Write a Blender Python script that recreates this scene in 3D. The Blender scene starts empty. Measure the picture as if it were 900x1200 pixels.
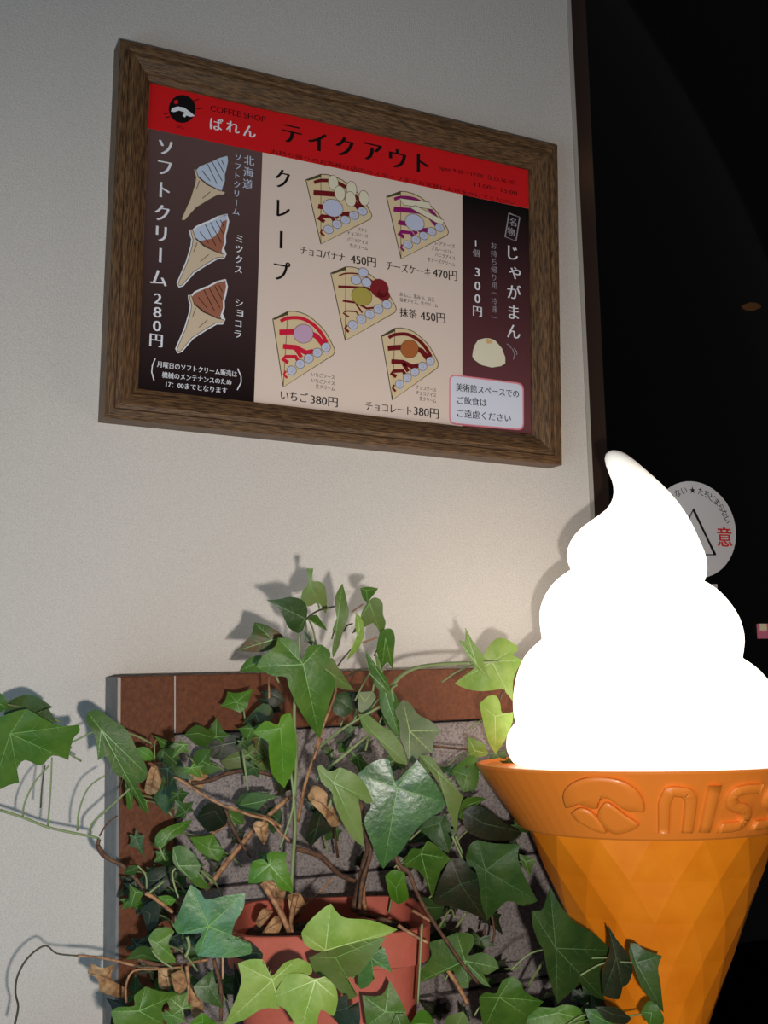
import bpy, bmesh, math, random
from mathutils import Vector, Matrix
from math import sin, cos, pi, radians

# ------------------------------------------------------------------ camera
F = 1378.5                                   # focal length in pixels of the 900 px wide frame
YAW, PIT, ROL = .4544, .13077, -.02293
CAM = Vector((-.46167, -1.00568, -.38457))
fd = Vector((sin(YAW)*cos(PIT), cos(YAW)*cos(PIT), sin(PIT)))
r0 = Vector((cos(YAW), -sin(YAW), 0)); u0 = r0.cross(fd)
RT = r0*cos(ROL) + u0*sin(ROL); UP = -r0*sin(ROL) + u0*cos(ROL)
S = bpy.context.scene; COL = S.collection
cd = bpy.data.cameras.new('camera'); cam = bpy.data.objects.new('camera', cd); COL.objects.link(cam)
M3 = Matrix((RT, UP, -fd)).transposed()
cam.matrix_world = Matrix.Translation(CAM) @ M3.to_4x4()
cd.sensor_fit = 'HORIZONTAL'; cd.sensor_width = 36; cd.lens = F/900*36; cd.clip_start = .01
S.camera = cam
# ------------------------------------------------------------------ world, flash, exposure
w = bpy.data.worlds.new('world'); S.world = w; w.use_nodes = True
w.node_tree.nodes['Background'].inputs[0].default_value = (.58, .60, .66, 1)
w.node_tree.nodes['Background'].inputs[1].default_value = .09
fl = bpy.data.lights.new('camera_flash', 'SPOT'); fl.shadow_soft_size = .009; fl.spot_size = radians(112); fl.spot_blend = 1
fl.energy = 28.5; fl.color = (1, .94, .885)
flo = bpy.data.objects.new('camera_flash', fl); COL.objects.link(flo)
FP = CAM + RT*.05 - UP*.052
tgt = Vector((.12, -.1, -.47)); zz = (FP-tgt).normalized(); xx = Vector((0, 0, 1)).cross(zz).normalized()
flo.matrix_world = Matrix.Translation(FP) @ Matrix((xx, zz.cross(xx), zz)).transposed().to_4x4()
wl = bpy.data.lights.new('window_daylight', 'AREA'); wl.shape = 'RECTANGLE'; wl.size = 1.0; wl.size_y = 1.3; wl.energy = 16; wl.color = (.46, .77, 1)
wlo = bpy.data.objects.new('window_daylight', wl); COL.objects.link(wlo)      # daylight from a window to the left of the photographer
WP = Vector((-1.7, -1.2, -1.05)); zz = (WP-Vector((-.3, 0, -.65))).normalized(); xx = Vector((0, 0, 1)).cross(zz).normalized()
wlo.matrix_world = Matrix.Translation(WP) @ Matrix((xx, zz.cross(xx), zz)).transposed().to_4x4()
S.view_settings.view_transform = 'Standard'; S.view_settings.look = 'None'
S.view_settings.gamma = 1; S.view_settings.use_curve_mapping = False; S.view_settings.exposure = 0
try:
    S.cycles.sample_clamp_indirect = 4
except Exception: pass

# ------------------------------------------------------------------ helpers
WY = .012                                     # the wall's face; the poster's sheet lies at y = 0
def ray(x, y): return fd + RT*((x-450)/F) + UP*((600-y)/F)
def at(x, y, Y):                              # the point of the plane y = Y seen at a pixel
    v = ray(x, y); return CAM + v*((Y-CAM.y)/v.y)
def ath(x, y, h): return at(x, y, WY-h)       # ... h metres in front of the wall
def srgb(c):
    f = lambda v: (v/255/12.92 if v <= 10.3 else ((v/255+.055)/1.055)**2.4)
    return (f(c[0]), f(c[1]), f(c[2]), 1)
def mat(name, c, rough=.6, noise=None, bump=0, bscale=200, spec=.5, coat=0, metal=0, emit=0, trans=0, stretch=None):
    m = bpy.data.materials.new(name); m.use_nodes = True; nt = m.node_tree; N = nt.nodes; L = nt.links
    b = N['Principled BSDF']; b.inputs['Roughness'].default_value = rough; b.inputs['Metallic'].default_value = metal
    b.inputs['Specular IOR Level'].default_value = spec; b.inputs['Coat Weight'].default_value = coat
    b.inputs['Base Color'].default_value = srgb(c)
    tc = N.new('ShaderNodeTexCoord'); mp = N.new('ShaderNodeMapping'); L.new(tc.outputs['Object'], mp.inputs[0])
    if stretch: mp.inputs['Scale'].default_value = stretch
    if noise:                                  # noise = (second colour, scale, lo, hi)
        c2, sc, lo, hi = noise
        n = N.new('ShaderNodeTexNoise'); n.inputs['Scale'].default_value = sc; n.inputs['Detail'].default_value = 6
        L.new(mp.outputs[0], n.inputs[0])
        r = N.new('ShaderNodeValToRGB'); r.color_ramp.elements[0].position = lo; r.color_ramp.elements[1].position = hi
        r.color_ramp.elements[0].color = srgb(c); r.color_ramp.elements[1].color = srgb(c2)
        L.new(n.outputs[0], r.inputs[0]); L.new(r.outputs[0], b.inputs['Base Color'])
    if bump:
        n = N.new('ShaderNodeTexNoise'); n.inputs['Scale'].default_value = bscale; n.inputs['Detail'].default_value = 4
        L.new(mp.outputs[0], n.inputs[0]); bp = N.new('ShaderNodeBump'); bp.inputs['Strength'].default_value = bump
        bp.inputs['Distance'].default_value = .002; L.new(n.outputs[0], bp.inputs['Height']); L.new(bp.outputs[0], b.inputs['Normal'])
    if emit:
        b.inputs['Emission Color'].default_value = srgb(c); b.inputs['Emission Strength'].default_value = emit
    return m
def leafmat(name, c1, c2, rough=.36, tr=.25, spec=.5):
    m = mat(name, c1, rough, (c2, 55, .38, .68), .25, 260, spec); nt = m.node_tree; N = nt.nodes; L = nt.links
    b = N['Principled BSDF']; src = b.inputs['Base Color'].links[0].from_socket
    oi = N.new('ShaderNodeObjectInfo'); hs = N.new('ShaderNodeHueSaturation')
    mr = N.new('ShaderNodeMapRange'); mr.inputs[3].default_value = .8; mr.inputs[4].default_value = 1.2
    L.new(oi.outputs['Random'], mr.inputs[0]); L.new(mr.outputs[0], hs.inputs['Value']); L.new(src, hs.inputs['Color'])
    L.new(hs.outputs[0], b.inputs['Base Color'])
    t = N.new('ShaderNodeBsdfTranslucent'); L.new(hs.outputs[0], t.inputs[0])
    mx = N.new('ShaderNodeMixShader'); mx.inputs[0].default_value = tr
    L.new(b.outputs[0], mx.inputs[1]); L.new(t.outputs[0], mx.inputs[2]); L.new(mx.outputs[0], N['Material Output'].inputs[0])
    return m
def obj(name, vs, fs, mats, parent=None, smooth=False, mi=None, kind=None):
    if not isinstance(mats, (list, tuple)): mats = [mats]
    if parent: inv = parent.matrix_world.inverted(); vs = [inv @ Vector(v) for v in vs]
    me = bpy.data.meshes.new(name); me.from_pydata([tuple(v) for v in vs], [], fs)
    for m in mats: me.materials.append(m)
    if mi: me.polygons.foreach_set('material_index', mi)
    if smooth is True: me.polygons.foreach_set('use_smooth', [True]*len(me.polygons))
    me.update()
    o = bpy.data.objects.new(name, me); COL.objects.link(o)
    if parent: o.parent = parent; o.matrix_world = parent.matrix_world.copy()
    if kind: o['kind'] = kind
    return o
def empty(name, loc, label, cat, rot=None, group=None):
    o = bpy.data.objects.new(name, None); COL.objects.link(o); o.empty_display_size = .05
    o.matrix_world = Matrix.Translation(loc) @ (rot or Matrix.Identity(4))
    tag(o, label, cat, group); return o
def tag(o, label, cat, group=None):
    o['label'] = label; o['category'] = cat
    if group: o['group'] = group
    return o
class G:                                       # collects geometry for one mesh
    def __init__(s): s.v = []; s.f = []; s.mi = []
    def add(s, vs, fs, m=0):
        n = len(s.v); s.v += [Vector(v) for v in vs]; s.f += [tuple(i+n for i in f) for f in fs]; s.mi += [m]*len(fs)
    def box(s, a, b, m=0):
        x, y, z = a; X, Y, Z = b
        s.add([(x,y,z),(X,y,z),(X,Y,z),(x,Y,z),(x,y,Z),(X,y,Z),(X,Y,Z),(x,Y,Z)],
              [(0,3,2,1),(4,5,6,7),(0,1,5,4),(1,2,6,5),(2,3,7,6),(3,0,4,7)], m)
    def tube(s, pts, r, m=0, n=6, r1=None):
        pts = [Vector(p) for p in pts]; r1 = r if r1 is None else r1; vs = []; fs = []
        for i, p in enumerate(pts):
            t = (pts[min(i+1, len(pts)-1)] - pts[max(i-1, 0)]).normalized()
            a = t.cross(Vector((.31, .9, .2))).normalized(); b = t.cross(a); k = i/max(1, len(pts)-1); rr = r+(r1-r)*k
            vs += [p + (a*cos(q*2*pi/n) + b*sin(q*2*pi/n))*rr for q in range(n)]
        for i in range(len(pts)-1):
            for q in range(n): fs.append((i*n+q, i*n+(q+1)%n, (i+1)*n+(q+1)%n, (i+1)*n+q))
        fs += [tuple(range(n))[::-1], tuple((len(pts)-1)*n+q for q in range(n))]
        s.add(vs, fs, m)
    def out(s, name, mats, parent=None, smooth=False, kind=None):
        return obj(name, s.v, s.f, mats, parent, smooth, s.mi, kind)
def bevel(o, wdt, seg=2):
    md = o.modifiers.new('bevel', 'BEVEL'); md.width = wdt; md.segments = seg; md.limit_method = 'ANGLE'
    return o
def crom(P, k=4):                              # smooth open curve through points
    P = [Vector(p) for p in P]; out = []
    for i in range(len(P)-1):
        a = P[max(i-1, 0)]; b = P[i]; c = P[i+1]; d = P[min(i+2, len(P)-1)]
        for j in range(k):
            t = j/k; out.append(.5*((2*b)+(c-a)*t+(2*a-5*b+4*c-d)*t*t+(3*b-a-3*c+d)*t**3))
    return out + [P[-1]]

# ------------------------------------------------------------------ materials
m_wall = mat('painted_wall', (206,198,190), .8, ((188,180,172), 900, .35, .7), .35, 700, spec=.2)
m_bead = mat('corner_bead', (165,157,146), .6)
m_dark = mat('dark_brown_metal', (54,38,30), .16, metal=.2, spec=.6)
m_black = mat('black_room', (7,5,4), .9, spec=.02)
m_wood = mat('frame_wood', (54,34,18), .45, ((118,86,54), 75, .36, .66), .35, 90, stretch=(1.2, 14, 14))
m_woodv = mat('frame_wood_upright', (54,34,18), .45, ((118,86,54), 75, .36, .66), .35, 90, stretch=(14, 14, 1.2))
m_brown = mat('brown_stained_board', (100,54,28), .55, ((82,42,20), 260, .35, .7), .3, 300, spec=.25)
m_edge = mat('grey_board_edge', (120,118,116), .7, ((106,104,102), 80, .4, .7))
m_grout = mat('pale_joint', (170,156,146), .8)
m_stone = mat('speckled_grey_stone', (140,130,126), .85, ((96,88,88), 560, .42, .7), .6, 400, spec=.2)
m_terra = mat('terracotta', (168,84,68), .7, ((160,80,60), 70, .4, .7), .2, 250, spec=.3)
m_soil = mat('potting_soil', (38,28,22), .95, ((70,52,38), 300, .45, .6), 1, 260)
m_bench = mat('dark_bench', (40,28,22), .6)
m_orange = mat('orange_plastic', (228,128,20), .42, ((220,120,14), 30, .4, .6), .06, 500, coat=.15)
m_oring = mat('orange_plastic_rim', (222,122,40), .4, coat=.2)
LM = {
  'b': leafmat('ivy_bright', (68,112,26), (90,128,38), .46, .2, .35),
 'm': leafmat('ivy_mid', (60,94,28), (80,108,38), .48, .2, .35),
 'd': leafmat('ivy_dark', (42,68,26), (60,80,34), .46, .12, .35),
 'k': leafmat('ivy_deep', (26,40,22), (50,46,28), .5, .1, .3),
 'o': leafmat('ivy_olive', (90,112,50), (106,120,66), .5, .2, .35),
 'g': leafmat('ivy_greyish', (104,118,84), (124,132,100), .55, .2, .3),
 'y': leafmat('ivy_young', (118,146,58), (144,164,84), .46, .3, .35),
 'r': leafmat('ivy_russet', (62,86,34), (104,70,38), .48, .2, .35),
 't': leafmat('ivy_glossy', (42,84,32), (66,106,46), .40, .1, .9),
}
VM = {'b': mat('vein_bright', (104,142,72), .5), 'd': mat('vein_dark', (78,104,64), .5), 'y': mat('vein_young', (160,180,110), .5),
      'k': mat('vein_deep', (58,76,48), .5)}
VEIN = dict(b='b', m='b', d='d', k='k', o='b', g='y', y='y', r='b', t='b')
m_deadl = mat('withered_leaf', (176,138,96), .75, ((120,82,50), 160, .4, .65), .5, 300)
m_tan = mat('tan_stem', (168,124,84), .6, ((120,80,54), 200, .4, .6))
m_brs = mat('brown_stem', (98,66,42), .7, ((70,44,30), 200, .4, .6), .4, 500)
m_grs = mat('green_stalk', (118,132,84), .55)
m_dks = mat('dark_stalk', (64,60,40), .6)
SM = dict(t=m_tan, b=m_brs, g=m_grs, d=m_dks)

# ------------------------------------------------------------------ the room
XE = .279
g = G(); g.box((-1.6, WY, -1.5), (XE, WY+.10, 1.4)); o = g.out('wall_back', m_wall, kind='structure')
g = G(); g.box((-1.6, -2.6, -1.52), (3.7, 3.3, -1.5)); g.out('floor', mat('dark_floor', (18,15,13), .7, ((26,22,19), 8, .4, .6), spec=.03), kind='structure')
g = G(); g.box((XE+.0004, WY-.002, -1.5), (XE+.0045, WY+.03, 1.4))
for (x, y) in ((691, 300), (694, 410)):        # chipped nicks on the bead
    p = at(x-7, y, WY); g.box((XE-.0012, WY-.003, p.z-.004), (XE+.001, WY-.001, p.z+.002))
g.out('trim_1', m_bead, kind='structure')
GY = WY+.055
g = G(); g.box((XE+.006, WY+.012, -1.5), (XE+.036, WY+.11, 1.4)); jamb = bevel(g.out('trim_2', m_dark, kind='structure'), .002)
# glass door and the unlit room behind it
mg = bpy.data.materials.new('dark_glass'); mg.use_nodes = True; nt = mg.node_tree; nt.nodes.clear()
tr = nt.nodes.new('ShaderNodeBsdfTransparent'); tr.inputs[0].default_value = (.4, .38, .36, 1)
gl = nt.nodes.new('ShaderNodeBsdfGlossy'); gl.inputs['Roughness'].default_value = .02
fr = nt.nodes.new('ShaderNodeFresnel'); fr.inputs[0].default_value = 1.35; mx = nt.nodes.new('ShaderNodeMixShader'); ou = nt.nodes.new('ShaderNodeOutputMaterial')
nt.links.new(fr.outputs[0], mx.inputs[0]); nt.links.new(tr.outputs[0], mx.inputs[1]); nt.links.new(gl.outputs[0], mx.inputs[2]); nt.links.new(mx.outputs[0], ou.inputs[0])
g = G(); g.box((XE+.036, GY, -1.5), (1.45, GY+.006, 1.4)); g.out('door_1', mg, kind='structure')
g = G(); g.box((1.45, WY+.02, -1.5), (1.5, WY+.11, 1.4)); g.out('trim_3', m_dark, kind='structure')
g = G(); g.box((1.5, WY, -1.5), (2.2, WY+.1, 1.4)); g.out('wall_right_of_door', m_wall, kind='structure').name = 'wall_right'
g = G()
g.box((.10, 3.2, -1.5), (3.6, 3.25, 1.4)); g.box((.05, WY+.12, -1.5), (.10, 3.25, 1.4)); g.box((3.6, WY+.12, -1.5), (3.65, 3.25, 1.4))
g.out('wall_rear', m_black, kind='structure')
g = G(); g.box((.05, WY+.1, 1.4), (3.65, 3.25, 1.43)); g.out('ceiling', m_black, kind='structure')
# small far lamp and sign seen through the glass
p = at(884, 358, 2.2)
g = G(); n = 20; R_ = .034
g.v = [p+Vector((cos(i*2*pi/n)*R_, 0, sin(i*2*pi/n)*R_*.34)) for i in range(n)] + [p+Vector((cos(i*2*pi/n)*R_, .03, sin(i*2*pi/n)*R_*.34)) for i in range(n)]
g.f = [tuple(range(n))] + [(i, (i+1) % n, n+(i+1) % n, n+i) for i in range(n)]; g.mi = [0]*(n+1)
lampo = g.out('wall_lamp', mat('far_lamp', (150,100,50), .5, emit=.8)); tag(lampo, 'faint oval orange lamp glowing deep in the dark behind the glass', 'lamp')
a = at(890, 731, 1.2); b = at(915, 748, 1.2)
g = G(); g.box((a.x, 1.2, b.z), (b.x, 1.21, a.z)); ds = empty('display_sign', a, 'tiny lit pink and cream sign behind the glass at the right edge', 'sign')
g.out('panel', mat('pink_sign', (215,120,150), .5, emit=2.2), ds)
g = G(); g.box((a.x, 1.197, b.z+(a.z-b.z)*.55), (a.x+(b.x-a.x)*.3, 1.2, a.z)); g.out('cream_patch', mat('cream_sign', (235,225,190), .5, emit=2.4), ds)
# downlight behind the photographer, mirrored on the glossy door frame and faintly on the menu sheet
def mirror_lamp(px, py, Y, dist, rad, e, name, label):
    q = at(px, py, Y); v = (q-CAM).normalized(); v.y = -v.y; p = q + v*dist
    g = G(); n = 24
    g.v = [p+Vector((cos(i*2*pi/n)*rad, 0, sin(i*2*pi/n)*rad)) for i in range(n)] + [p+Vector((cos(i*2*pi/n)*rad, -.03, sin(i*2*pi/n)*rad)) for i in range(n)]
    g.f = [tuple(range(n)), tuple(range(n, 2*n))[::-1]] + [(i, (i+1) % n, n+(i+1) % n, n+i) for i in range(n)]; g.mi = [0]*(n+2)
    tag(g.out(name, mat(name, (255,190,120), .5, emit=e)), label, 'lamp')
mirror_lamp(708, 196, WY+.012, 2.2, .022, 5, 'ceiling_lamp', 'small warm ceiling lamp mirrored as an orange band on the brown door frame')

# ------------------------------------------------------------------ stickers on the glass
CJK = {}
def glyph(ch, off=-.006):
    """outline mesh of a string at size 1, cached: verts, faces"""
    key = (ch, off)
    if key not in CJK:
        c = bpy.data.curves.new('t', 'FONT'); c.body = ch; c.size = 1; c.resolution_u = 3; c.offset = off
        o = bpy.data.objects.new('t', c); COL.objects.link(o)
        me = bpy.data.meshes.new_from_object(o)
        vs = [(v.co.x, v.co.y) for v in me.vertices]; fs = [tuple(p.vertices) for p in me.polygons]
        bpy.data.meshes.remove(me); bpy.data.objects.remove(o); bpy.data.curves.remove(c)
        CJK[key] = (vs, fs)
    return CJK[key]
def fit(vs, cx=None):
    x0 = min(v[0] for v in vs); x1 = max(v[0] for v in vs); y0 = min(v[1] for v in vs); y1 = max(v[1] for v in vs)
    return x0, x1, y0, y1
def stroke(P, wd):                             # flat ribbon along a 2D polyline: quads
    P = [Vector(p) for p in P]; vs = []; fs = []
    for i, p in enumerate(P):
        t = (P[min(i+1, len(P)-1)]-P[max(i-1, 0)]).normalized(); n = Vector((-t.y, t.x))*wd/2
        k = wd if not isinstance(wd, (list, tuple)) else wd
        vs += [p+n, p-n]
    for i in range(len(P)-1): fs.append((2*i, 2*i+1, 2*i+3, 2*i+2))
    return vs, fs
def disc(cx, cy, r, n=28, ry=None):
    ry = ry or r
    return [(cx+cos(i*2*pi/n)*r, cy+sin(i*2*pi/n)*ry) for i in range(n)], [tuple(range(n))]
poster = None
class Print(G):
    """flat print: 2D pixel outlines laid on the plane y = Y, each layer a hair above the last"""
    def __init__(s, Y, step=.00006): super().__init__(); s.Y = Y; s.step = step; s.m = []
    def mi_(s, m):
        if m not in s.m: s.m.append(m)
        return s.m.index(m)
    def px(s, vs, fs, m, lay): s.add([at(v[0], v[1], s.Y - lay*s.step) for v in vs], fs, s.mi_(m))
    def poly(s, P, m, lay): s.px(P, [tuple(range(len(P)))], m, lay)
    def line(s, P, wd, m, lay, closed=False):
        P = list(P) + ([P[0], P[1]] if closed else []); vs, fs = stroke(P, wd); s.px(vs, fs, m, lay)
    def cut(s):                                # closes one word: it becomes a piece of its own
        if s.v: s.out('lettering', s.m, poster)
        s.v, s.f, s.mi, s.m = [], [], [], []
    def done(s, name, parent, **k):
        if not s.v: return None
        return s._done(name, parent, **k)
    def _done(s, name, parent, **k): return s.out(name, s.m, parent, **k)
AX = Vector((cos(.0337), 0, -sin(.0337))); AZ = Vector((sin(.0337), 0, cos(.0337)))
def put_char(pr, ch, px, py, size, m, lay, wfac=1, rot=False, AX=AX, AZ=AZ, bold=.022, hfac=1):
    """one character, centred on a pixel, size = em in pixels"""
    vs, fs = glyph(ch, -.006 if poster else .006)
    if not vs: return
    c = at(px, py, pr.Y - lay*pr.step); k = ((c-CAM).dot(fd))/F*size
    x0, x1, y0, y1 = fit(vs); cxx = (x0+x1)/2 if ch not in 'ョャッゃっ' else (x0+x1)/2; cyy = (y0+y1)/2
    if poster: bold *= 1.35
    for di, dx in enumerate((-bold, 0, bold) if bold else (0,)):
        out = []; c = c - Vector((0, .00002, 0))
        for x, y in vs:
            x, y = (x-cxx)*wfac, (y-cyy)*hfac
            if rot: x, y = y, -x
            out.append(c + AX*(x+dx)*k + AZ*y*k)
        pr.add(out, fs, pr.mi_(m))
def put_line(pr, s, a, b, h, m, lay, bold=.02):
    """a horizontal string whose baseline runs from pixel a to pixel b, em height h pixels"""
    vs, fs = glyph(s); x0, x1, y0, y1 = fit(vs)
    A = at(a[0], a[1], pr.Y-lay*pr.step); B = at(b[0], b[1], pr.Y-lay*pr.step); u = (B-A)/(x1-x0)
    n = Vector((-(B-A).z, 0, (B-A).x)).normalized(); n = n if n.z > 0 else -n
    k = ((A-CAM).dot(fd))/F*h
    for di, dx in enumerate((-bold, bold)):
        A = A - Vector((0, .00002, 0))
        pr.add([A + u*(x-x0) + (B-A).normalized()*dx*k + n*y*k for x, y in vs], fs, pr.mi_(m))
    if lay > 1 and poster: pr.cut()
m_stw = mat('sticker_grey_white', (205,204,206), .5); m_stk = mat('sticker_black', (25,25,25), .5); m_str = mat('sticker_red', (205,40,34), .5)
SY = GY-.0008
cc = at(814, 620.5, SY); kk = ((cc-CAM).dot(fd))/F
VX = Vector((1, 0, 0)); VZ = Vector((0, 0, 1))
st = empty('round_sticker', cc, 'round white caution sticker with triangle and red lettering on the dark glass', 'sticker')
g = G(); n = 48; R_ = 56*kk*1.02
g.v = [cc+VX*cos(i*2*pi/n)*R_*1.1+VZ*sin(i*2*pi/n)*R_ for i in range(n)]; g.f = [tuple(range(n))]; g.mi = [0]
g.v += [v+Vector((0, .0007, 0)) for v in g.v]; g.f += [(i, (i+1) % n, n+(i+1) % n, n+i) for i in range(n)]; g.mi += [0]*n
g.out('disc', m_stw, st)
pr = Print(SY-.0002)
pr.line([(812.6,597), (838,650), (787,650)], 3, m_stk, 1, True)
put_char(pr, '!', 812, 632, 34, m_stk, 1, AX=VX, AZ=VZ, bold=.04)
put_char(pr, '意', 849, 629, 25, m_str, 1, AX=VX, AZ=VZ, bold=.015); put_char(pr, '注', 778, 629, 25, m_str, 1, AX=VX, AZ=VZ, bold=.015)
for txt, a0, a1 in (('★', 90, 90), ('たちどまらない', 76, 16), ('かけこまない', 162, 104)):
    for i, ch in enumerate(txt):
        a = radians(a0+(a1-a0)*(i/max(1, len(txt)-1))); c_ = cc+VX*cos(a)*R_*.86*1.06+VZ*sin(a)*R_*.82; c_.y = pr.Y-.0001
        vs, fs = glyph(ch, .006); x0, x1, y0, y1 = fit(vs); t = a-pi/2
        X = VX*cos(t)+VZ*sin(t); Z = -VX*sin(t)+VZ*cos(t); q = kk*10
        pr.add([c_+X*(x-(x0+x1)/2)*q+Z*(y-(y0+y1)/2)*q for x, y in vs], fs, pr.mi_(m_stk))
pr.done('lettering', st)
a = at(797, 684, SY); b = at(843.6, 737, SY)
g = G(); g.box((a.x, SY, b.z), (b.x, SY+.0007, a.z)); tag(g.out('square_sticker', m_stw), 'small white square sticker just below the round one on the glass', 'sticker')

# ------------------------------------------------------------------ framed menu
FR = Matrix.Rotation(.0337, 4, 'Y')
fm = empty('framed_menu', Vector((0, WY, 0)), 'framed takeout menu poster in dark wood moulding hung slightly crooked on the wall', 'framed poster', FR)
IW, IH = .4105/2, .2885/2; RWD = .0305
prof = [(0, -.0005), (0, -.0035), (.0045, -.0055), (.006, -.0085), (.017, -.0125), (.021, -.0115), (.0225, -.0135), (.0285, -.0135), (RWD, -.011), (RWD, WY)]
corn = [(-1, 1), (1, 1), (1, -1), (-1, -1)]
for k in range(4):
    (ax, az), (bx, bz) = corn[k], corn[(k+1) % 4]; vs = []; n = len(prof)
    for sx, sz in ((ax, az), (bx, bz)):
        for d, y in prof: vs.append(FR @ Vector((sx*(IW+d), y, sz*(IH+d))))
    fs = [(i, i+1, n+i+1, n+i) for i in range(n-1)] + [tuple(range(n))[::-1], tuple(range(n, 2*n)), (n-1, 0, n, 2*n-1)]
    o = obj('frame_rail', vs, fs, m_wood if k % 2 == 0 else m_woodv, fm)
o = None
def P_(c, r=.35): return mat('print_%d_%d_%d' % c, c, r, spec=.35)
k_red = P_((206,24,28)); k_beige = P_((222,200,186)); k_black = P_((18,12,12)); k_white = P_((224,222,226)); k_wbl = P_((186,196,214))
k_ink = P_((28,24,24)); k_line = P_((84,74,48)); k_cream = P_((216,192,152)); k_cone = P_((206,184,156)); k_choc = P_((156,98,76))
k_sauce = P_((112,22,26)); k_straw = P_((206,30,58)); k_mag = P_((138,22,100)); k_bun = P_((222,212,186)); k_bunt = P_((216,168,112))
k_pink = P_((222,130,140)); k_note = P_((214,214,226)); k_grey = P_((150,142,146)); k_dred = P_((70,8,8)); k_lav = P_((196,160,186)); k_mat = P_((174,158,76)); k_org = P_((170,98,52)); k_bean = P_((128,36,40)); k_cr = P_((190,192,212))
def grad(name, c1, c2):                        # the print's own fade between two inks, along the sheet's height
    m = mat(name, c1, .35, spec=.35); N = m.node_tree.nodes; L = m.node_tree.links
    tc = N.new('ShaderNodeTexCoord'); sp = N.new('ShaderNodeSeparateXYZ'); mr = N.new('ShaderNodeMapRange'); mr.inputs[1].default_value = -.14; mr.inputs[2].default_value = .10
    mc = N.new('ShaderNodeMix'); mc.data_type = 'RGBA'; mc.inputs[6].default_value = srgb(c2); mc.inputs[7].default_value = srgb(c1)
    L.new(tc.outputs['Object'], sp.inputs[0]); L.new(sp.outputs[2], mr.inputs[0]); L.new(mr.outputs[0], mc.inputs[0]); L.new(mc.outputs[2], N['Principled BSDF'].inputs['Base Color'])
    return m
k_left = grad('print_left_fade', (96,72,70), (22,6,8)); k_right = grad('print_right_fade', (10,8,8), (110,62,66))
sheet = G(); sheet.v = [FR @ Vector((sx*(IW+.003), y, sz*(IH+.003))) for y in (0, .002) for sx, sz in corn]
sheet.f = [(0, 1, 2, 3), (7, 6, 5, 4)] + [(i, (i+1) % 4, 4+(i+1) % 4, 4+i) for i in range(4)]; sheet.mi = [0]*6
poster = sheet.out('poster', k_beige, fm)
def mk(name, fn):
    pr = Print(0); fn(pr); o = pr.done(name, poster); return o
def f_(pr): pr.poly([(172,92),(622,198),(623,246),(620,244.7),(174.5,150.5),(170,149)], k_red, 1)
mk('red_band', f_)
def f_(pr): pr.poly([(172,150),(307.6,178.6),(297.4,477),(155,462)], k_left, 1)
mk('brown_panel', f_)
def f_(pr): pr.poly([(541.8,228.2),(622,245.2),(626,514),(541.8,502)], k_right, 1)
mk('brown_panel', f_)
# emblem and shop name on the band
def T(ox, oy, s): return lambda x, y: (ox+x/s, oy+y/s)
def f_(pr):
    t = T(170, 90, 5.625)
    vs, fs = disc(*t(245, 212), 15.8, ry=16.4); pr.px(vs, fs, k_black, 2)
    pr.poly([t(*q) for q in [(170,228),(176,207),(215,195),(258,203),(298,232),(328,258),(300,264),(272,255),(262,268),(247,256),(262,236),(225,222),(190,233)]], k_white, 3)
    vs, fs = disc(*t(205, 166), 2.6, 12); pr.px(vs, fs, k_red, 3)
    for a, b in (((315,160),(355,147)), ((340,212),(382,205)), ((160,238),(125,246)), ((166,262),(132,270))): pr.line([t(*a), t(*b)], 1.1, k_black, 2)
mk('emblem', f_)
def f_(pr):
    put_line(pr, 'COFFEE SHOP', (246.5,130), (311,143.5), 10.5, k_dred, 2, .02)
    for ch, x, y, s in (('ぱ',253.5,145.5,17), ('れ',273,149,17), ('ん',292.5,154,17)): put_char(pr, ch, x, y, s, k_white, 2)
    pr.cut()
    for ch, x, y in (('テ',342,157.5), ('イ',372,166), ('ク',404,172), ('ア',437,178.5), ('ウ',466,186), ('ト',495.5,192)): put_char(pr, ch, x, y, 28, k_black, 2, bold=.03)
    pr.cut()
    put_line(pr, 'open 9:30～17:00（L.O.16:30）', (514,198.5), (604,216.5), 7, k_dred, 2)
    put_line(pr, '11:00～15:00', (556,218), (606,229), 7, k_dred, 2)
    put_line(pr, 'お持ち帰りのお客様は店内のスタッフまでお気軽にお声をかけてください', (318,179.2), (604,240.2), 6.2, k_dred, 2)
    put_line(pr, 'ぱれん', (207,149.4), (216,151.2), 4, k_dred, 2)
mk('lettering', f_)
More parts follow.
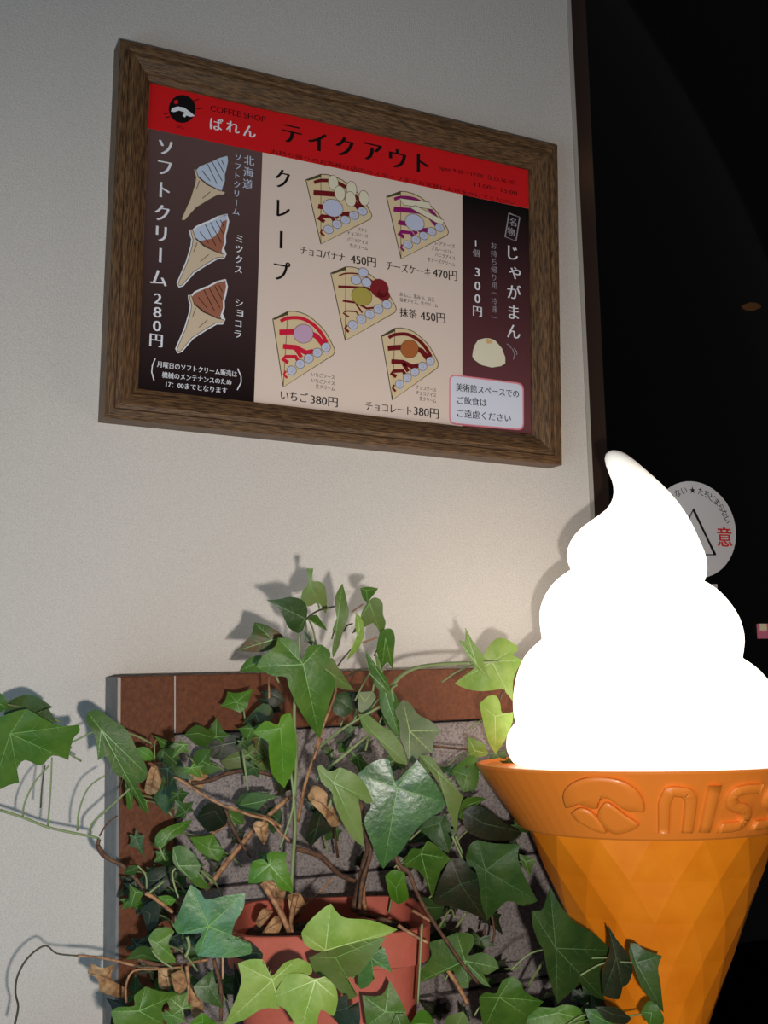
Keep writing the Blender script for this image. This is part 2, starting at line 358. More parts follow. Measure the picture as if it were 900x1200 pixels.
# left column
def f_(pr):
    for ch, x, y in (('ソ',194,173), ('フ',193,197), ('ト',193,223), ('ク',190,249.5), ('リ',189,274), ('ム',186,325.5)): put_char(pr, ch, x, y, 23, k_white, 2, .95)
    put_char(pr, 'ー', 188, 299, 22, k_white, 2, rot=True)
    pr.cut()
    for ch, x, y in (('2',185,350), ('8',184.5,366), ('0',184,382)): put_char(pr, ch, x, y, 18, k_white, 2, 1.15)
    put_char(pr, '円', 183, 399, 18, k_white, 2)
    pr.cut()
    for i, ch in enumerate('北海道'): put_char(pr, ch, 292-i*.8, 188+i*13.8, 13, k_wbl, 2, bold=.015)
    pr.cut()
    for i, ch in enumerate('ソフトクリーム'): put_char(pr, ch, 279-i*.4, 184.5+i*10.6, 9.5, k_wbl, 2, rot=ch == 'ー', bold=.015)
    pr.cut()
    for i, ch in enumerate('ミックス'): put_char(pr, ch, 280.6-i*.4, 280+i*12, 11 if ch != 'ッ' else 13, k_white, 2, bold=.02)
    pr.cut()
    for i, ch in enumerate('ショコラ'): put_char(pr, ch, 280.4-i*.6+(1.5 if i == 1 else 0), 355+i*12.2, 11 if ch != 'ョ' else 13, k_white, 2, bold=.02)
    pr.cut()
    pr.line([(182,420),(178.6,428),(177.8,436),(180.5,446)], 1.3, k_white, 2); pr.line([(278.5,432),(282.5,441),(282.6,448),(278,457)], 1.3, k_white, 2)
    put_line(pr, '月曜日のソフトクリーム販売は', (184,429.5), (277.5,441.5), 8.2, k_white, 2)
    put_line(pr, '機械のメンテナンスのため', (190,442), (271,451), 8.2, k_white, 2)
    put_line(pr, '17：00までとなります', (194.5,453), (266,461), 8.2, k_white, 2)
mk('lettering', f_)
# three soft serve pictures
SW = [(620,210),(560,225),(500,255),(470,265),(410,290),(385,315),(400,360),(470,420),(575,475),(585,440),(600,400),(600,350),(612,310),(625,250)]
CN = [(372,340),(382,370),(375,420),(340,530),(272,680),(280,697),(300,690),(380,600),(470,545),(550,502),(592,503),(602,482),(560,472),(460,425),(400,370),(380,305),(368,310)]
def cone(tp, bt, top, bottom):
    def fn(pr):
        t = T(170, 150, 6.43); A = Vector(t(620, 210)); B = Vector(t(276, 690)); a2 = Vector(tp); b2 = Vector(bt)
        s = (a2-b2).length/(A-B).length; rr = math.atan2((a2-b2).y, (a2-b2).x)-math.atan2((A-B).y, (A-B).x)
        def q(p, e=0):
            v = Vector(t(*p))-B; v = Vector((v.x*cos(rr)-v.y*sin(rr), v.x*sin(rr)+v.y*cos(rr)))*s; return b2+v
        full = [q(p) for p in SW[:6]] + [q(p) for p in CN[::-1][:1]] + [q(p) for p in CN[:12]] + [q(p) for p in SW[9:]]
        if tp[1] > 200: pr.line(full, 4.2, k_white, 2, True)
        else: pr.line(full, 1.4, k_line, 2, True)
        pr.poly([q(p) for p in SW], top, 3)
        if bottom is not top: pr.poly([q(p) for p in [(590,250),(560,330),(510,370),(430,385),(470,420),(575,475),(585,440),(600,400),(600,350),(612,310),(622,240)]], bottom, 4)
        pr.poly([q(p) for p in CN], k_cone, 5); pr.line([q(p) for p in CN], .7, k_line, 6, True)
        for a, b in (((430,320),(490,400)), ((470,270),(540,420)), ((505,255),(580,400)), ((545,245),(595,340)), ((575,240),(600,290)), ((410,395),(385,460)), ((490,480),(430,530))): pr.line([q(a), q(b)], .8, k_ink if a[1] < 390 else k_line, 7)
    mk('soft_serve_picture', fn)
cone((266.4,182.7), (213.5,257.5), k_wbl, k_wbl); cone((265.6,252.6), (209.5,334), k_wbl, k_choc); cone((264,329), (208,411), k_choc, k_choc)
# five crepe pictures
def crepe(ap, lt, rc, sauce, scoop, kind):
    A0, L0, R0 = Vector((320, 635)), Vector((238, 150)), Vector((668, 370))
    a, l, r = Vector(ap), Vector(lt), Vector(rc); e1, e2 = L0-A0, R0-A0; det = e1.x*e2.y-e1.y*e2.x
    def q(p):
        d = Vector(tuple(p)[:2])-A0; u = (d.x*e2.y-d.y*e2.x)/det; v = (e1.x*d.y-e1.y*d.x)/det; return a+(l-a)*u+(r-a)*v
    S_ = (l-a).length/(L0-A0).length
    def ci(pr, c, rad, m, lay, ry=None, ol=True):
        vs, fs = disc(*c, rad, 22, ry); P = [q(v) for v in vs]; pr.poly(P, m, lay)
        if ol: pr.line(P, .55, k_line, lay+.5, True)
    def fn(pr):
        O = [(320,635),(238,150),(340,95),(385,92),(430,100),(480,120),(520,150),(565,190),(600,230),(640,300),(664,350),(668,370),(658,395)]
        pr.poly([q(p) for p in O], k_cream, 2); pr.line([q(p) for p in O], .9, k_line, 3, True); pr.line([q((340,95)), q((320,635))], .7, k_line, 3)
        pr.poly([q((238,150)), q((340,95)), q((340,118)), q((250,158))], k_line, 3)
        W = 34*S_
        big = 1.0 if kind != 'matcha' else .42
        pr.line([q(p) for p in crom([(292,166,0),(340,143,0),(430,140,0),(510,178,0),(570,240,0),(612,310,0)])], W*.75*big, sauce, 4)
        pr.line([q(p) for p in ((285,245),(350,240),(470,235),(540,265),(590,325))], W*1.15*big, sauce, 4)
        pr.line([q(p) for p in ((312,345),(400,350),(470,385),(520,375))], W*1.05*big, sauce, 4)
        pr.line([q(p) for p in ((400,360),(440,420))], W*.8*big, sauce, 4)
        pr.line([q(p) for p in ((350,460),(312,435),(330,418),(400,415),(430,470))], W*.8*big, sauce, 4)
        pr.line([q(p) for p in ((335,520),(322,545),(345,570))], W*.5, sauce, 4)
        if kind == 'banana':
            for x, y in ((440,150), (560,180), (640,240)): ci(pr, (x-20, y), 34, k_bun, 5, 58)
            for x, y in ((470,225), (540,260)): ci(pr, (x-10, y), 36, k_bun, 6, 58)
        if kind == 'cheese':
            for P in ([(330,150),(540,150),(560,205),(360,200)], [(400,215),(440,190),(640,280),(620,325)]):
                pr.poly([q(p) for p in P], k_bun, 5); pr.line([q(p) for p in P], .6, k_line, 5.5, True)
        if kind == 'matcha':
            for x, y in ((455,125), (405,185), (475,195)): ci(pr, (x, y), 34, k_cr, 6)
            ci(pr, (560, 230), 62, k_bean, 5, 70, False); ci(pr, (585, 275), 45, k_bean, 5, 40, False)
        cxy = {'banana': (410, 345), 'matcha': (440, 300), 'cheese': (430, 330)}.get(kind, (450, 250))
        ci(pr, cxy, 68, scoop, 8)
        for x, y in ((375,515), (432,467), (490,425), (548,382), (606,342)):
            pr.poly([q(p) for p in ((x-20, y+18), (x+4, y+52), (x+26, y+14))], k_cr, 9); ci(pr, (x, y), 32, k_cr, 9.5)
            pr.line([q((x-12, y-6)), q((x+4, y-14)), q((x+12, y+4)), q((x-6, y+12))], .5, k_grey, 10.5)
    mk('crepe_picture', fn)
crepe((376,286), (358.4,210.4), (435.9,253), k_sauce, k_cr, 'banana')
crepe((470,303.3), (452.9,230), (525.6,272.2), k_mag, k_cr, 'cheese')
crepe((404.6,399.2), (387.6,319.8), (464.4,362.3), k_sauce, k_mat, 'matcha')
crepe((332,453.6), (319.6,373.6), (392.4,411.8), k_straw, k_lav, 'plain')
crepe((459.8,468.8), (447,393.3), (513.9,427.5), k_sauce, k_org, 'plain')
def f_(pr):
    for ch, x, y in (('ク',331,209.5), ('レ',332,245), ('プ',330.5,317.5)): put_char(pr, ch, x, y, 27, k_black, 2, .85, bold=.02)
    put_char(pr, 'ー', 329.5, 281, 27, k_black, 2, rot=True)
    pr.cut()
    for s, a, b, h in (('チョコバナナ', (352,297), (404,306.5), 12), ('450円', (411,308), (440.5,312.5), 14), ('チーズケーキ', (452.5,315), (504.5,324), 12), ('470円', (507.5,324), (535.5,328.5), 14),
                    ('抹茶', (468.5,370), (488.5,373), 12), ('450円', (493,374.5), (521.5,378), 14), ('いちご', (329,467.5), (360.5,471.5), 13), ('380円', (364,472.5), (395.5,476.5), 14),
                    ('チョコレート', (428.5,479.5), (482,486), 12), ('380円', (485,486), (514,490), 14)):
        put_line(pr, s, a, b, h, k_ink, 2)
    for s, a, b in (('バナナ', (419,270.5), (430.5,272.5)), ('チョコソース', (407,274.5), (431,279)), ('バニラアイス', (407,282), (431,286.5)), ('生クリーム', (410,289.5), (431,293.5)),
                    ('レアチーズ', (510,286.5), (533,291)), ('ブルーベリー', (505,292.5), (533,298.5)), ('バニラアイス', (510,300), (533,305)), ('生チーズクリーム', (501,305.5), (533,312)),
                    ('あんこ、黒みつ、白玉', (468.5,346.5), (509,353.5)), ('抹茶アイス、生クリーム', (468.5,353), (513,360.5)),
                    ('いちごソース', (365,440.5), (392,444.5)), ('いちごアイス', (365,447.5), (392,451.5)), ('生クリーム', (370,454.5), (392,458)),
                    ('チョコソース', (487.5,455.5), (511,459.2)), ('チョコアイス', (487.5,461.7), (511,465.5)), ('生クリーム', (491.5,468.8), (511,472.2))):
        put_line(pr, s, a, b, 5.6, k_ink, 2, .012)
mk('lettering', f_)
# right column
def f_(pr):
    t = T(520, 230, 7.06)
    pr.line([t(540,140), t(628,175), t(598,370), t(508,335)], 1.5, k_grey, 2, True)
    put_char(pr, '名', 601.2, 260.2, 11, k_grey, 2); put_char(pr, '物', 599, 271.5, 11, k_grey, 2)
    pr.cut()
    for ch, x, y, s in (('じ',601,296.5,20), ('ゃ',603.5,320,21), ('が',602.5,342,20), ('ま',602,366,20), ('ん',602,388.5,20)): put_char(pr, ch, x, y, s, k_white, 2, bold=.016)
    pr.cut()
    for i, ch in enumerate('お持ち帰り用（冷凍）'): put_char(pr, ch, 578.6+i*.1, 288+i*9.3, 9, k_grey, 2, rot=ch in '（）', bold=.01)
    pr.cut()
    put_char(pr, '1', 557.5, 285, 11, k_white, 2); put_char(pr, '個', 558, 296.5, 10, k_grey, 2)
    pr.cut()
    for ch, y in (('3',319), ('0',335), ('0',350)): put_char(pr, ch, 559.5, y, 15, k_white, 2, 1.1)
    put_char(pr, '円', 559.5, 365, 14, k_white, 2)
    pr.cut()
mk('lettering', f_)
def f_(pr):
    t = T(515, 380, 7.5)
    P = [t(*p) for p in [(400,120),(340,135),(310,180),(295,225),(287,280),(300,310),(370,360),(460,382),(540,370),(580,345),(580,290),(550,210),(490,140),(440,122)]]
    pr.poly(P, k_bun, 2); pr.line(P, .5, k_line, 2.5, True)
    pr.poly([t(*p) for p in [(395,135),(420,128),(460,140),(455,175),(440,165),(425,175),(410,150)]], k_bunt, 3)
    for L_ in ([(590,172),(615,185),(632,212)], [(640,215),(660,260),(650,310)], [(655,210),(682,245),(678,270)]): pr.line([t(*p) for p in L_], .9, k_grey, 2)
mk('bun_picture', f_)
def f_(pr):
    t = T(515, 380, 7.5)
    def rr(a, b, c, d, r):
        Q = [Vector(p) for p in (a, b, c, d)]; out = []
        for i in range(4):
            p, n, l = Q[i], (Q[(i+1) % 4]-Q[i]).normalized(), (Q[i-1]-Q[i]).normalized()
            for k in range(5):
                x = k/4; out.append(p + l*r*(1-x)**2 + n*r*x**2)
        return out
    pr.poly(rr(t(86,436), t(741,518), t(742,936), t(84,878), 8), k_pink, 3); pr.poly(rr(t(96,450), t(729,531), t(732,921), t(96,864), 7), k_note, 4)
    put_line(pr, '美術館スペースでの', (534.5,457.3), (608,465.5), 10.5, k_ink, 5); put_line(pr, 'ご飲食は', (536,472.5), (570.3,476), 10.5, k_ink, 5); put_line(pr, 'ご遠慮ください', (536,487.8), (598.7,494.2), 10.5, k_ink, 5)
mk('notice', f_)

# ------------------------------------------------------------------ panel behind the plant
PD = .045; PY = WY-PD
lt = at(139.5, 793, PY); X0 = lt.x; Z1 = lt.z; X1 = .262; Z0 = -1.4995; BW = .0465
pn = empty('stone_panel', Vector((X0, WY, Z0)), 'brown framed panel of grey stone slabs standing against the wall behind the ivy', 'panel')
e = .0006
g = G(); g.box((X0+.0012, PY, Z0), (X0+BW, WY-.001, Z1)); bevel(g.out('side_board', m_brown, pn), .0008)
g = G(); g.box((X1-BW, PY, Z0), (X1, WY-.001, Z1)); bevel(g.out('side_board', m_brown, pn), .0008)
g = G(); g.box((X0+BW+.0012, PY, Z1-.0475), (X1-BW-.0012, WY-.001, Z1)); bevel(g.out('top_board', m_brown, pn), .0008)
g = G(); g.box((X0-.0012, PY+.0008, Z0), (X0+.0011, WY-.001, Z1-.0002)); g.box((X0-.001, PY-.0003, Z1-.040), (X0+.0014, PY+.0007, Z1-.001), 1); g.out('edge_strip', [m_edge, m_grout], pn)
for x in (X0+BW, X1-BW-.0012): g = G(); g.box((x, PY+.0003, Z1-.0475), (x+.0012, WY-.002, Z1-.0005)); g.out('joint', m_grout, pn)
g = G(); g.box((X0+BW, WY-.012, Z0), (X1-BW, WY-.001, Z1-.0475)); g.out('back_board', mat('joint_mortar', (70,62,60), .9), pn)
random.seed(5); xs = [X0+BW+.002, -.075, .062, X1-BW-.002]; zs = [Z1-.0485, -.565, -.68, -.80, -.95, -1.12, -1.30, Z0]
for i in range(3):
    off = 0
    for j in range(len(zs)-1):
        d = random.uniform(0, .004)
        g = G(); g.box((xs[i]+.0012, PY+.008+d, zs[j+1]+.0012), (xs[i+1]-.0012, WY-.0125, zs[j]-.0012)); bevel(g.out('stone_slab', m_stone, pn), .002)

# ------------------------------------------------------------------ benches below
g = G(); g.box((-.42, -.42, -.745), (.12, PY-.006, -.715)); bn = bevel(g.out('bench', m_bench), .003); tag(bn, 'dark wooden bench top under the potted ivy', 'bench')
for x in (-.40, .085):
    for y in (-.40, PY-.045):
        g = G(); g.box((x, y, -1.5), (x+.03, y+.03, -.7452)); l_ = obj('leg', g.v, g.f, m_bench, bn)
g = G(); g.box((.125, -.40, -.855), (.42, -.045-.006, -.835)); sd = bevel(g.out('lamp_stand', m_bench), .003); tag(sd, 'low dark stand carrying the soft serve lamp', 'stand')
for x in (.13, .385):
    for y in (-.39, -.09):
        g = G(); g.box((x, y, -1.5), (x+.03, y+.03, -.8552)); obj('leg', g.v, g.f, m_bench, sd)

# ------------------------------------------------------------------ soft serve lamp
LC = at(758, 890, WY-.205); DL = (LC-CAM).dot(fd); KL = DL/F
LX = Vector((cos(YAW+.21), -sin(YAW+.21), 0)); LYV = Vector((sin(YAW+.21), cos(YAW+.21), 0))   # lateral and away from the camera
lx = (LC-CAM); lx.z = 0; lx.normalize(); LYV = lx; LX = Vector((lx.y, -lx.x, 0))
def axis_x(y): return 758 - .051*(890-y)
TA = -.026; LZT = VZ*cos(TA)-LYV*sin(TA); LYT = LYV*cos(TA)+VZ*sin(TA)     # the lamp leans back a touch
def lp(theta, r, z, cx=0): return LC + LX*(r*cos(theta)+cx) + LYT*(r*sin(theta)) + LZT*z
lamp = empty('soft_serve_lamp', LC-VZ*(LC.z+.835), 'lit lamp shaped like white soft serve in an orange waffle cone', 'lamp')
def prf(tab):                                   # piecewise table -> function
    def f(u):
        for (a, b) in zip(tab, tab[1:]):
            if u <= b[0]: t = (u-a[0])/max(1e-9, b[0]-a[0]); t = min(1, max(0, t)); return tuple(a[i]+(b[i]-a[i])*t for i in range(1, len(a)))
        return tab[-1][1:]
    return f
def smooth_tab(layers):                          # each layer: list of (x,y) -> u table
    tab = []
    for i, L_ in enumerate(layers):
        P = crom([(x, y, 0) for x, y in L_], 6); n = len(P)-1
        for j, p in enumerate(P[: n] if i < len(layers)-1 else P): tab.append((i-1+j/n, p.x, p.y))
    return tab
Ltop = [(716,518.6),(709.5,522),(707.5,530),(711,543),(716.5,557),(718.5,568),(717,580),(710,592),(697,602),(682,612),(670,625),(664,638),(663,650),(668,664)]
Rtop = [(716,518.6),(726,520.5),(740,530),(760,549),(778,567),(795,588),(809,611),(819,634),(826,652),(828,666),(827,677),(824,684)]
L0 = [(668,664),(650,677),(638,693),(632,709),(631,724),(634,747)]; R0_ = [(824,684),(834,690),(844.5,699.5),(856,714),(865,731),(869.5,752),(867,775)]
L1 = [(634,747),(616,764),(606,785),(601.5,808),(601,828),(604,845)]; R1 = [(867,775),(885,789),(899,808),(907,832),(910,853),(908,868)]
L2 = [(604,845),(596,856),(594,867),(595,878),(602,891),(612,896)]; R2 = [(908,868),(915,875),(918,882),(917,889),(912,893),(904,896)]
L3 = [(612,896),(640,897),(680,898),(720,898),(750,898),(757,898)]
FL = prf(smooth_tab([Ltop, L0, L1, L2, L3])); FRt = prf(smooth_tab([Rtop, R0_, R1, R2, [(904,896),(880,897),(840,898),(800,898),(770,898),(758,898)]]))
cen = prf([(500, 716), (518.6, 716), (530, 722.5), (545, 733), (560, 743), (575, 750), (590, 753.5), (602, 750), (622, 745), (650, 745), (684, 747), (760, 751), (845, 755), (900, 758)])
m_serve = mat('lit_soft_serve', (255,250,240), .35, emit=2.3)
nt = m_serve.node_tree; N = nt.nodes                       # the bulb sits low, so the thin tip glows less
tc = N.new('ShaderNodeTexCoord'); sp = N.new('ShaderNodeSeparateXYZ'); mr = N.new('ShaderNodeMapRange')
tipz = (890-519)*KL + LC.z+0.0; 
nt.links.new(tc.outputs['Object'], sp.inputs[0]); nt.links.new(sp.outputs[2], mr.inputs[0])
zt = (LC.z+(890-519)*KL) - (-.835)
mr.inputs[1].default_value = zt-.075; mr.inputs[2].default_value = zt; mr.inputs[3].default_value = 2.3; mr.inputs[4].default_value = .03
nt.links.new(mr.outputs[0], N['Principled BSDF'].inputs['Emission Strength'])
N['Principled BSDF'].inputs['Emission Color'].default_value = (1, .90, .77, 1)
NU, NT = 20, 48; vs = []; fs = []; us = [-2+i/NU for i in range(5*NU+1+0)]
rows = len(us)
for k in range(NT+1):
    th = pi + 2*pi*k/NT                        # starts at the left, passes the front, ends at the left one turn lower
    for u in us:
        if k <= NT/2: a = k/(NT/2); P = FL(max(u, -1)); Q = FRt(max(u, -1)); w_ = (1-cos(pi*a))/2
        else: a = (k-NT/2)/(NT/2); P = FRt(max(u, -1)); Q = FL(u+1); w_ = (1-cos(pi*a))/2
        def rc_(p): return abs(p[0]-cen(p[1])[0]), p[1]
        (ra, ya), (rb, yb) = rc_(P), rc_(Q); r_ = ra+(rb-ra)*w_; y_ = ya+(yb-ya)*w_
        vs.append(lp(th, r_*KL, (890-y_)*KL, (cen(y_)[0]-axis_x(y_))*KL))
for k in range(NT):
    for i in range(rows-1): fs.append((k*rows+i, k*rows+i+1, (k+1)*rows+i+1, (k+1)*rows+i))
sw = obj('soft_serve_shade', vs, fs, m_serve, lamp, True)
bm = bmesh.new(); bm.from_mesh(sw.data); bmesh.ops.remove_doubles(bm, verts=bm.verts, dist=.0004); bmesh.ops.recalc_face_normals(bm, faces=bm.faces); bm.to_mesh(sw.data); bm.free()
# rim band
def ring(g, prof, n=72, m=0, sm=None):
    base = len(g.v)
    for r, z in prof: g.v += [lp(2*pi*i/n, r*KL, z*KL) for i in range(n)]
    for j in range(len(prof)-1):
        for i in range(n): g.f.append((base+j*n+i, base+j*n+(i+1) % n, base+(j+1)*n+(i+1) % n, base+(j+1)*n+i)); g.mi.append(m)
g = G(); ring(g, [(120,0), (120,-6), (190,-4), (196,-1), (199,-1.5), (200,-4), (152,-73), (149.5,-75), (140,-75), (120,-75)]); g.out('rim', m_oring, lamp, smooth=False)
rim = COL.objects[-1] if False else lamp.children[-1]
for p in rim.data.polygons: p.use_smooth = True
rim.data.set_sharp_from_angle(angle=radians(35))
# faceted waffle cone
g = G(); NF = 16; lev = [75+i*45.5 for i in range(10)]
for j, y in enumerate(lev):
    r = max(16, 143-(y-75)*.415); k = 1.0 if j % 2 else 1.0
    for i in range(NF): g.v.append(lp(2*pi*(i+.5*(j % 2))/NF, r*KL*(1.0), -y*KL))
for j in range(len(lev)-1):
    for i in range(NF):
        a = j*NF; b = a+NF; i2 = (i+1) % NF
        if j % 2 == 0: g.f += [(a+i, b+i, a+i2), (a+i2, b+i, b+i2)]
        else: g.f += [(a+i, b+i, b+i2), (a+i, b+i2, a+i2)]
        g.mi += [0, 0]
g.f.append(tuple(range((len(lev)-1)*NF, len(lev)*NF))); g.mi.append(0)
g.out('waffle_cone', m_orange, lamp)
zb = -(LC.z*-1)
g = G(); n = 32
bz = -.835-LC.z; zc = -lev[-1]*KL
pf = [(.016, zc+.03), (.016, bz+.02), (.02, bz+.014), (.07, bz+.008), (.074, bz+.004), (.074, bz+.0004)]
for r, z in pf: g.v += [LC+LX*r*cos(2*pi*i/n)+LYV*r*sin(2*pi*i/n)+VZ*z for i in range(n)]
for j in range(len(pf)-1):
    for i in range(n): g.f.append((j*n+i, j*n+(i+1) % n, (j+1)*n+(i+1) % n, (j+1)*n+i)); g.mi.append(0)
g.f.append(tuple(range((len(pf)-1)*n, len(pf)*n))); g.mi.append(0)
g.out('base', m_oring, lamp, smooth=True)
# raised lettering and emblem on the band, in (angle, fraction down the band)
def rp(ph, v, h):                              # ph: 0 faces the camera, v: 0 top .. 1 bottom
    r = (199.5+(152-199.5)*v)*KL+h; return lp(ph-pi/2, r, (-4-69*v)*KL)
def ph_of(x): return math.asin(max(-.99, min(.99, (x-757)/200)))
def v_of(x, y):
    c = cos(ph_of(x)); t = 893+11*c; b = 966+10*c; return (y-t)/(b-t)
def raise_fill(name, P, h, ctr=None):
    n = len(P); cx = sum(p[0] for p in P)/n; cv = sum(p[1] for p in P)/n; g = G()
    if ctr: cx, cv = ph_of(T6(*ctr)[0]), v_of(*T6(*ctr))
    for s, hh in ((1, -.0005), (.985, h*.8), (.93, h), (.6, h), (.3, h)): g.v += [rp(cx+(p[0]-cx)*s, cv+(p[1]-cv)*s, hh) for p in P]
    g.v.append(rp(cx, cv, h))
    for j in range(4):
        for i in range(n): g.f.append((j*n+i, j*n+(i+1) % n, (j+1)*n+(i+1) % n, (j+1)*n+i))
    g.f += [(4*n+i, 4*n+(i+1) % n, 5*n) for i in range(n)]; g.mi = [0]*len(g.f)
    return g.out(name, m_oring, lamp, smooth=True)
def raise_stroke(name, P, wd, h):              # P in (phi, v); wd in phi units
    P = [Vector((p[0], p[1]*.43)) for p in ([P[0]]+[tuple((P[i][j]*.5+(P[i-1][j] if k == 0 else P[i+1][j])*.5)*.6+P[i][j]*.4 for j in (0, 1)) for i in range(1, len(P)-1) for k in (0, 1)]+[P[-1]] if len(P) > 2 else P)]   # v rescaled to be metric beside phi
    Q = []
    for i in range(len(P)-1):
        for k in range(6): Q.append(P[i].lerp(P[i+1], k/6))
    Q.append(P[-1]); g = G()
    for i, p in enumerate(Q):
        t = (Q[min(i+1, len(Q)-1)]-Q[max(i-1, 0)]).normalized(); n = Vector((-t.y, t.x))*wd/2
        for s, hh in ((1.16, -.0005), (1.02, h*.8), (.8, h), (-.8, h), (-1.02, h*.8), (-1.16, -.0005)):
            q = p+n*s; g.v.append(rp(q.x, q.y/.43, hh))
    for i in range(len(Q)-1):
        for k in range(5): g.f.append((6*i+k, 6*i+k+1, 6*i+k+7, 6*i+k+6))
    g.f += [tuple(range(6)), tuple(range(6*len(Q)-6, 6*len(Q)))]; g.mi = [0]*len(g.f)
    return g.out(name, m_oring, lamp, smooth=True)
T6 = T(540, 860, 2.5)
def EP(L_): return [(ph_of(T6(*p)[0]), v_of(*T6(*p))) for p in [tuple(q)[:2] for q in crom([(x, y, 0) for x, y in L_] + [(L_[0][0], L_[0][1], 0)], 3)[:-1]]]
raise_fill('raised_emblem', EP([(302,205),(306,175),(330,145),(375,122),(425,116),(475,125),(510,148),(528,180),(528,212),(505,212),(475,208),(450,188),(430,175),(408,180),(392,205),(365,200),(345,192),(322,200)]), .0055, (432,150))
raise_fill('raised_emblem', EP([(313,218),(345,202),(372,210),(395,240),(402,272),(375,270),(345,255),(320,238)]), .0055)
raise_fill('raised_emblem', EP([(402,205),(425,185),(445,196),(475,222),(508,245),(500,258),(470,270),(430,276),(405,262),(388,232)]), .0055)
va, vb = .20, .90; W_ = .062
def letter(P): raise_stroke('raised_letter', [(a*.87, b) for a, b in P], W_, .0045)
letter([(.095,vb),(.095,va+.06),(.20,va+.06),(.255,va+.12),(.268,va+.28),(.268,vb)])
letter([(.40,va-.02),(.40,vb)])
for s in (.0, .30):
    letter([(.72+s,va+.06),(.57+s,va+.06),(.535+s,va+.13),(.535+s,va+.23),(.57+s,va+.32),(.66+s,va+.36),(.70+s,va+.46),(.70+s,va+.56),(.66+s,vb-.06),(.51+s,vb-.06)])
letter([(1.13,va+.36),(1.30,va+.36),(1.32,va+.2),(1.28,va+.06),(1.17,va+.06),(1.12,va+.16),(1.12,vb-.16),(1.17,vb-.06),(1.32,vb-.06)])
letter([(1.46,va-.02),(1.46,vb)])
# ------------------------------------------------------------------ potted ivy
PC = ath(385, 1085, .155); PK = ((PC-CAM).dot(fd))/F
RIMZ = ath(385, 1072, .155).z; BOT = -.7149
pl = empty('potted_ivy', Vector((PC.x, PC.y, BOT)), 'trailing green ivy spilling from a terracotta pot in front of the stone panel', 'potted plant')
pv = PC-CAM; pv.z = 0; pv.normalize(); PX = Vector((pv.y, -pv.x, 0))
def sup(a, r, q=.42):
    c, s = cos(a), sin(a); return PX*r*math.copysign(abs(c)**q, c) + pv*r*math.copysign(abs(s)**q, s)*.95
g = G(); n = 48; R_ = 116*PK; H_ = RIMZ-BOT; CB = Vector((PC.x, PC.y, BOT))
pf = [(.05, 0, 1), (.70, 0, 1), (.80, .02*H_/H_, 1)]
prof = [(R_*.1, 0), (R_*.74, 0), (R_*.90, H_-.026), (R_*.985, H_-.024), (R_, H_-.002), (R_*.985, H_), (R_*.93, H_), (R_*.915, H_-.003), (R_*.86, H_-.026)]
for r, z in prof: g.v += [CB+sup(2*pi*i/n, r)+VZ*z for i in range(n)]
for j in range(len(prof)-1):
    for i in range(n): g.f.append((j*n+i, j*n+(i+1) % n, (j+1)*n+(i+1) % n, (j+1)*n+i)); g.mi.append(0)
g.f.append(tuple(range(n))[::-1]); g.mi.append(0)
pot = g.out('pot', m_terra, pl); 
for p in pot.data.polygons: p.use_smooth = True
pot.data.set_sharp_from_angle(angle=radians(40))
g = G(); random.seed(9); rings = 7
for j in range(rings+1): g.v += [CB+sup(2*pi*i/n, R_*.875*j/rings+1e-5)+VZ*(H_-.018+random.uniform(-.003, .005)*(j < rings)) for i in range(n)]
for j in range(rings):
    for i in range(n): g.f.append((j*n+i, j*n+(i+1) % n, (j+1)*n+(i+1) % n, (j+1)*n+i)); g.mi.append(0)
g.out('soil', m_soil, pl, smooth=True, kind='stuff')
TI = dict(A=(0,760,3.75), B=(220,640,3.75), C=(420,700,4.09), D=(0,980,3.75), E=(220,860,4.09), F=(420,860,4.09), G=(200,1000,4.09), H=(420,1000,4.09), I=(600,1000,4.09), J=(110,770,4.09), P=(0,0,1))
def tl(t, p): o = TI[t]; return (o[0]+p[0]/o[2], o[1]+p[1]/o[2])
def parse(t, s):
    out = []
    for w_ in s.split(): c = w_.endswith('*'); x, y = w_.rstrip('*').split(','); out.append((tl(t, (float(x), float(y))), c))
    return out
rnd = random.Random(3)
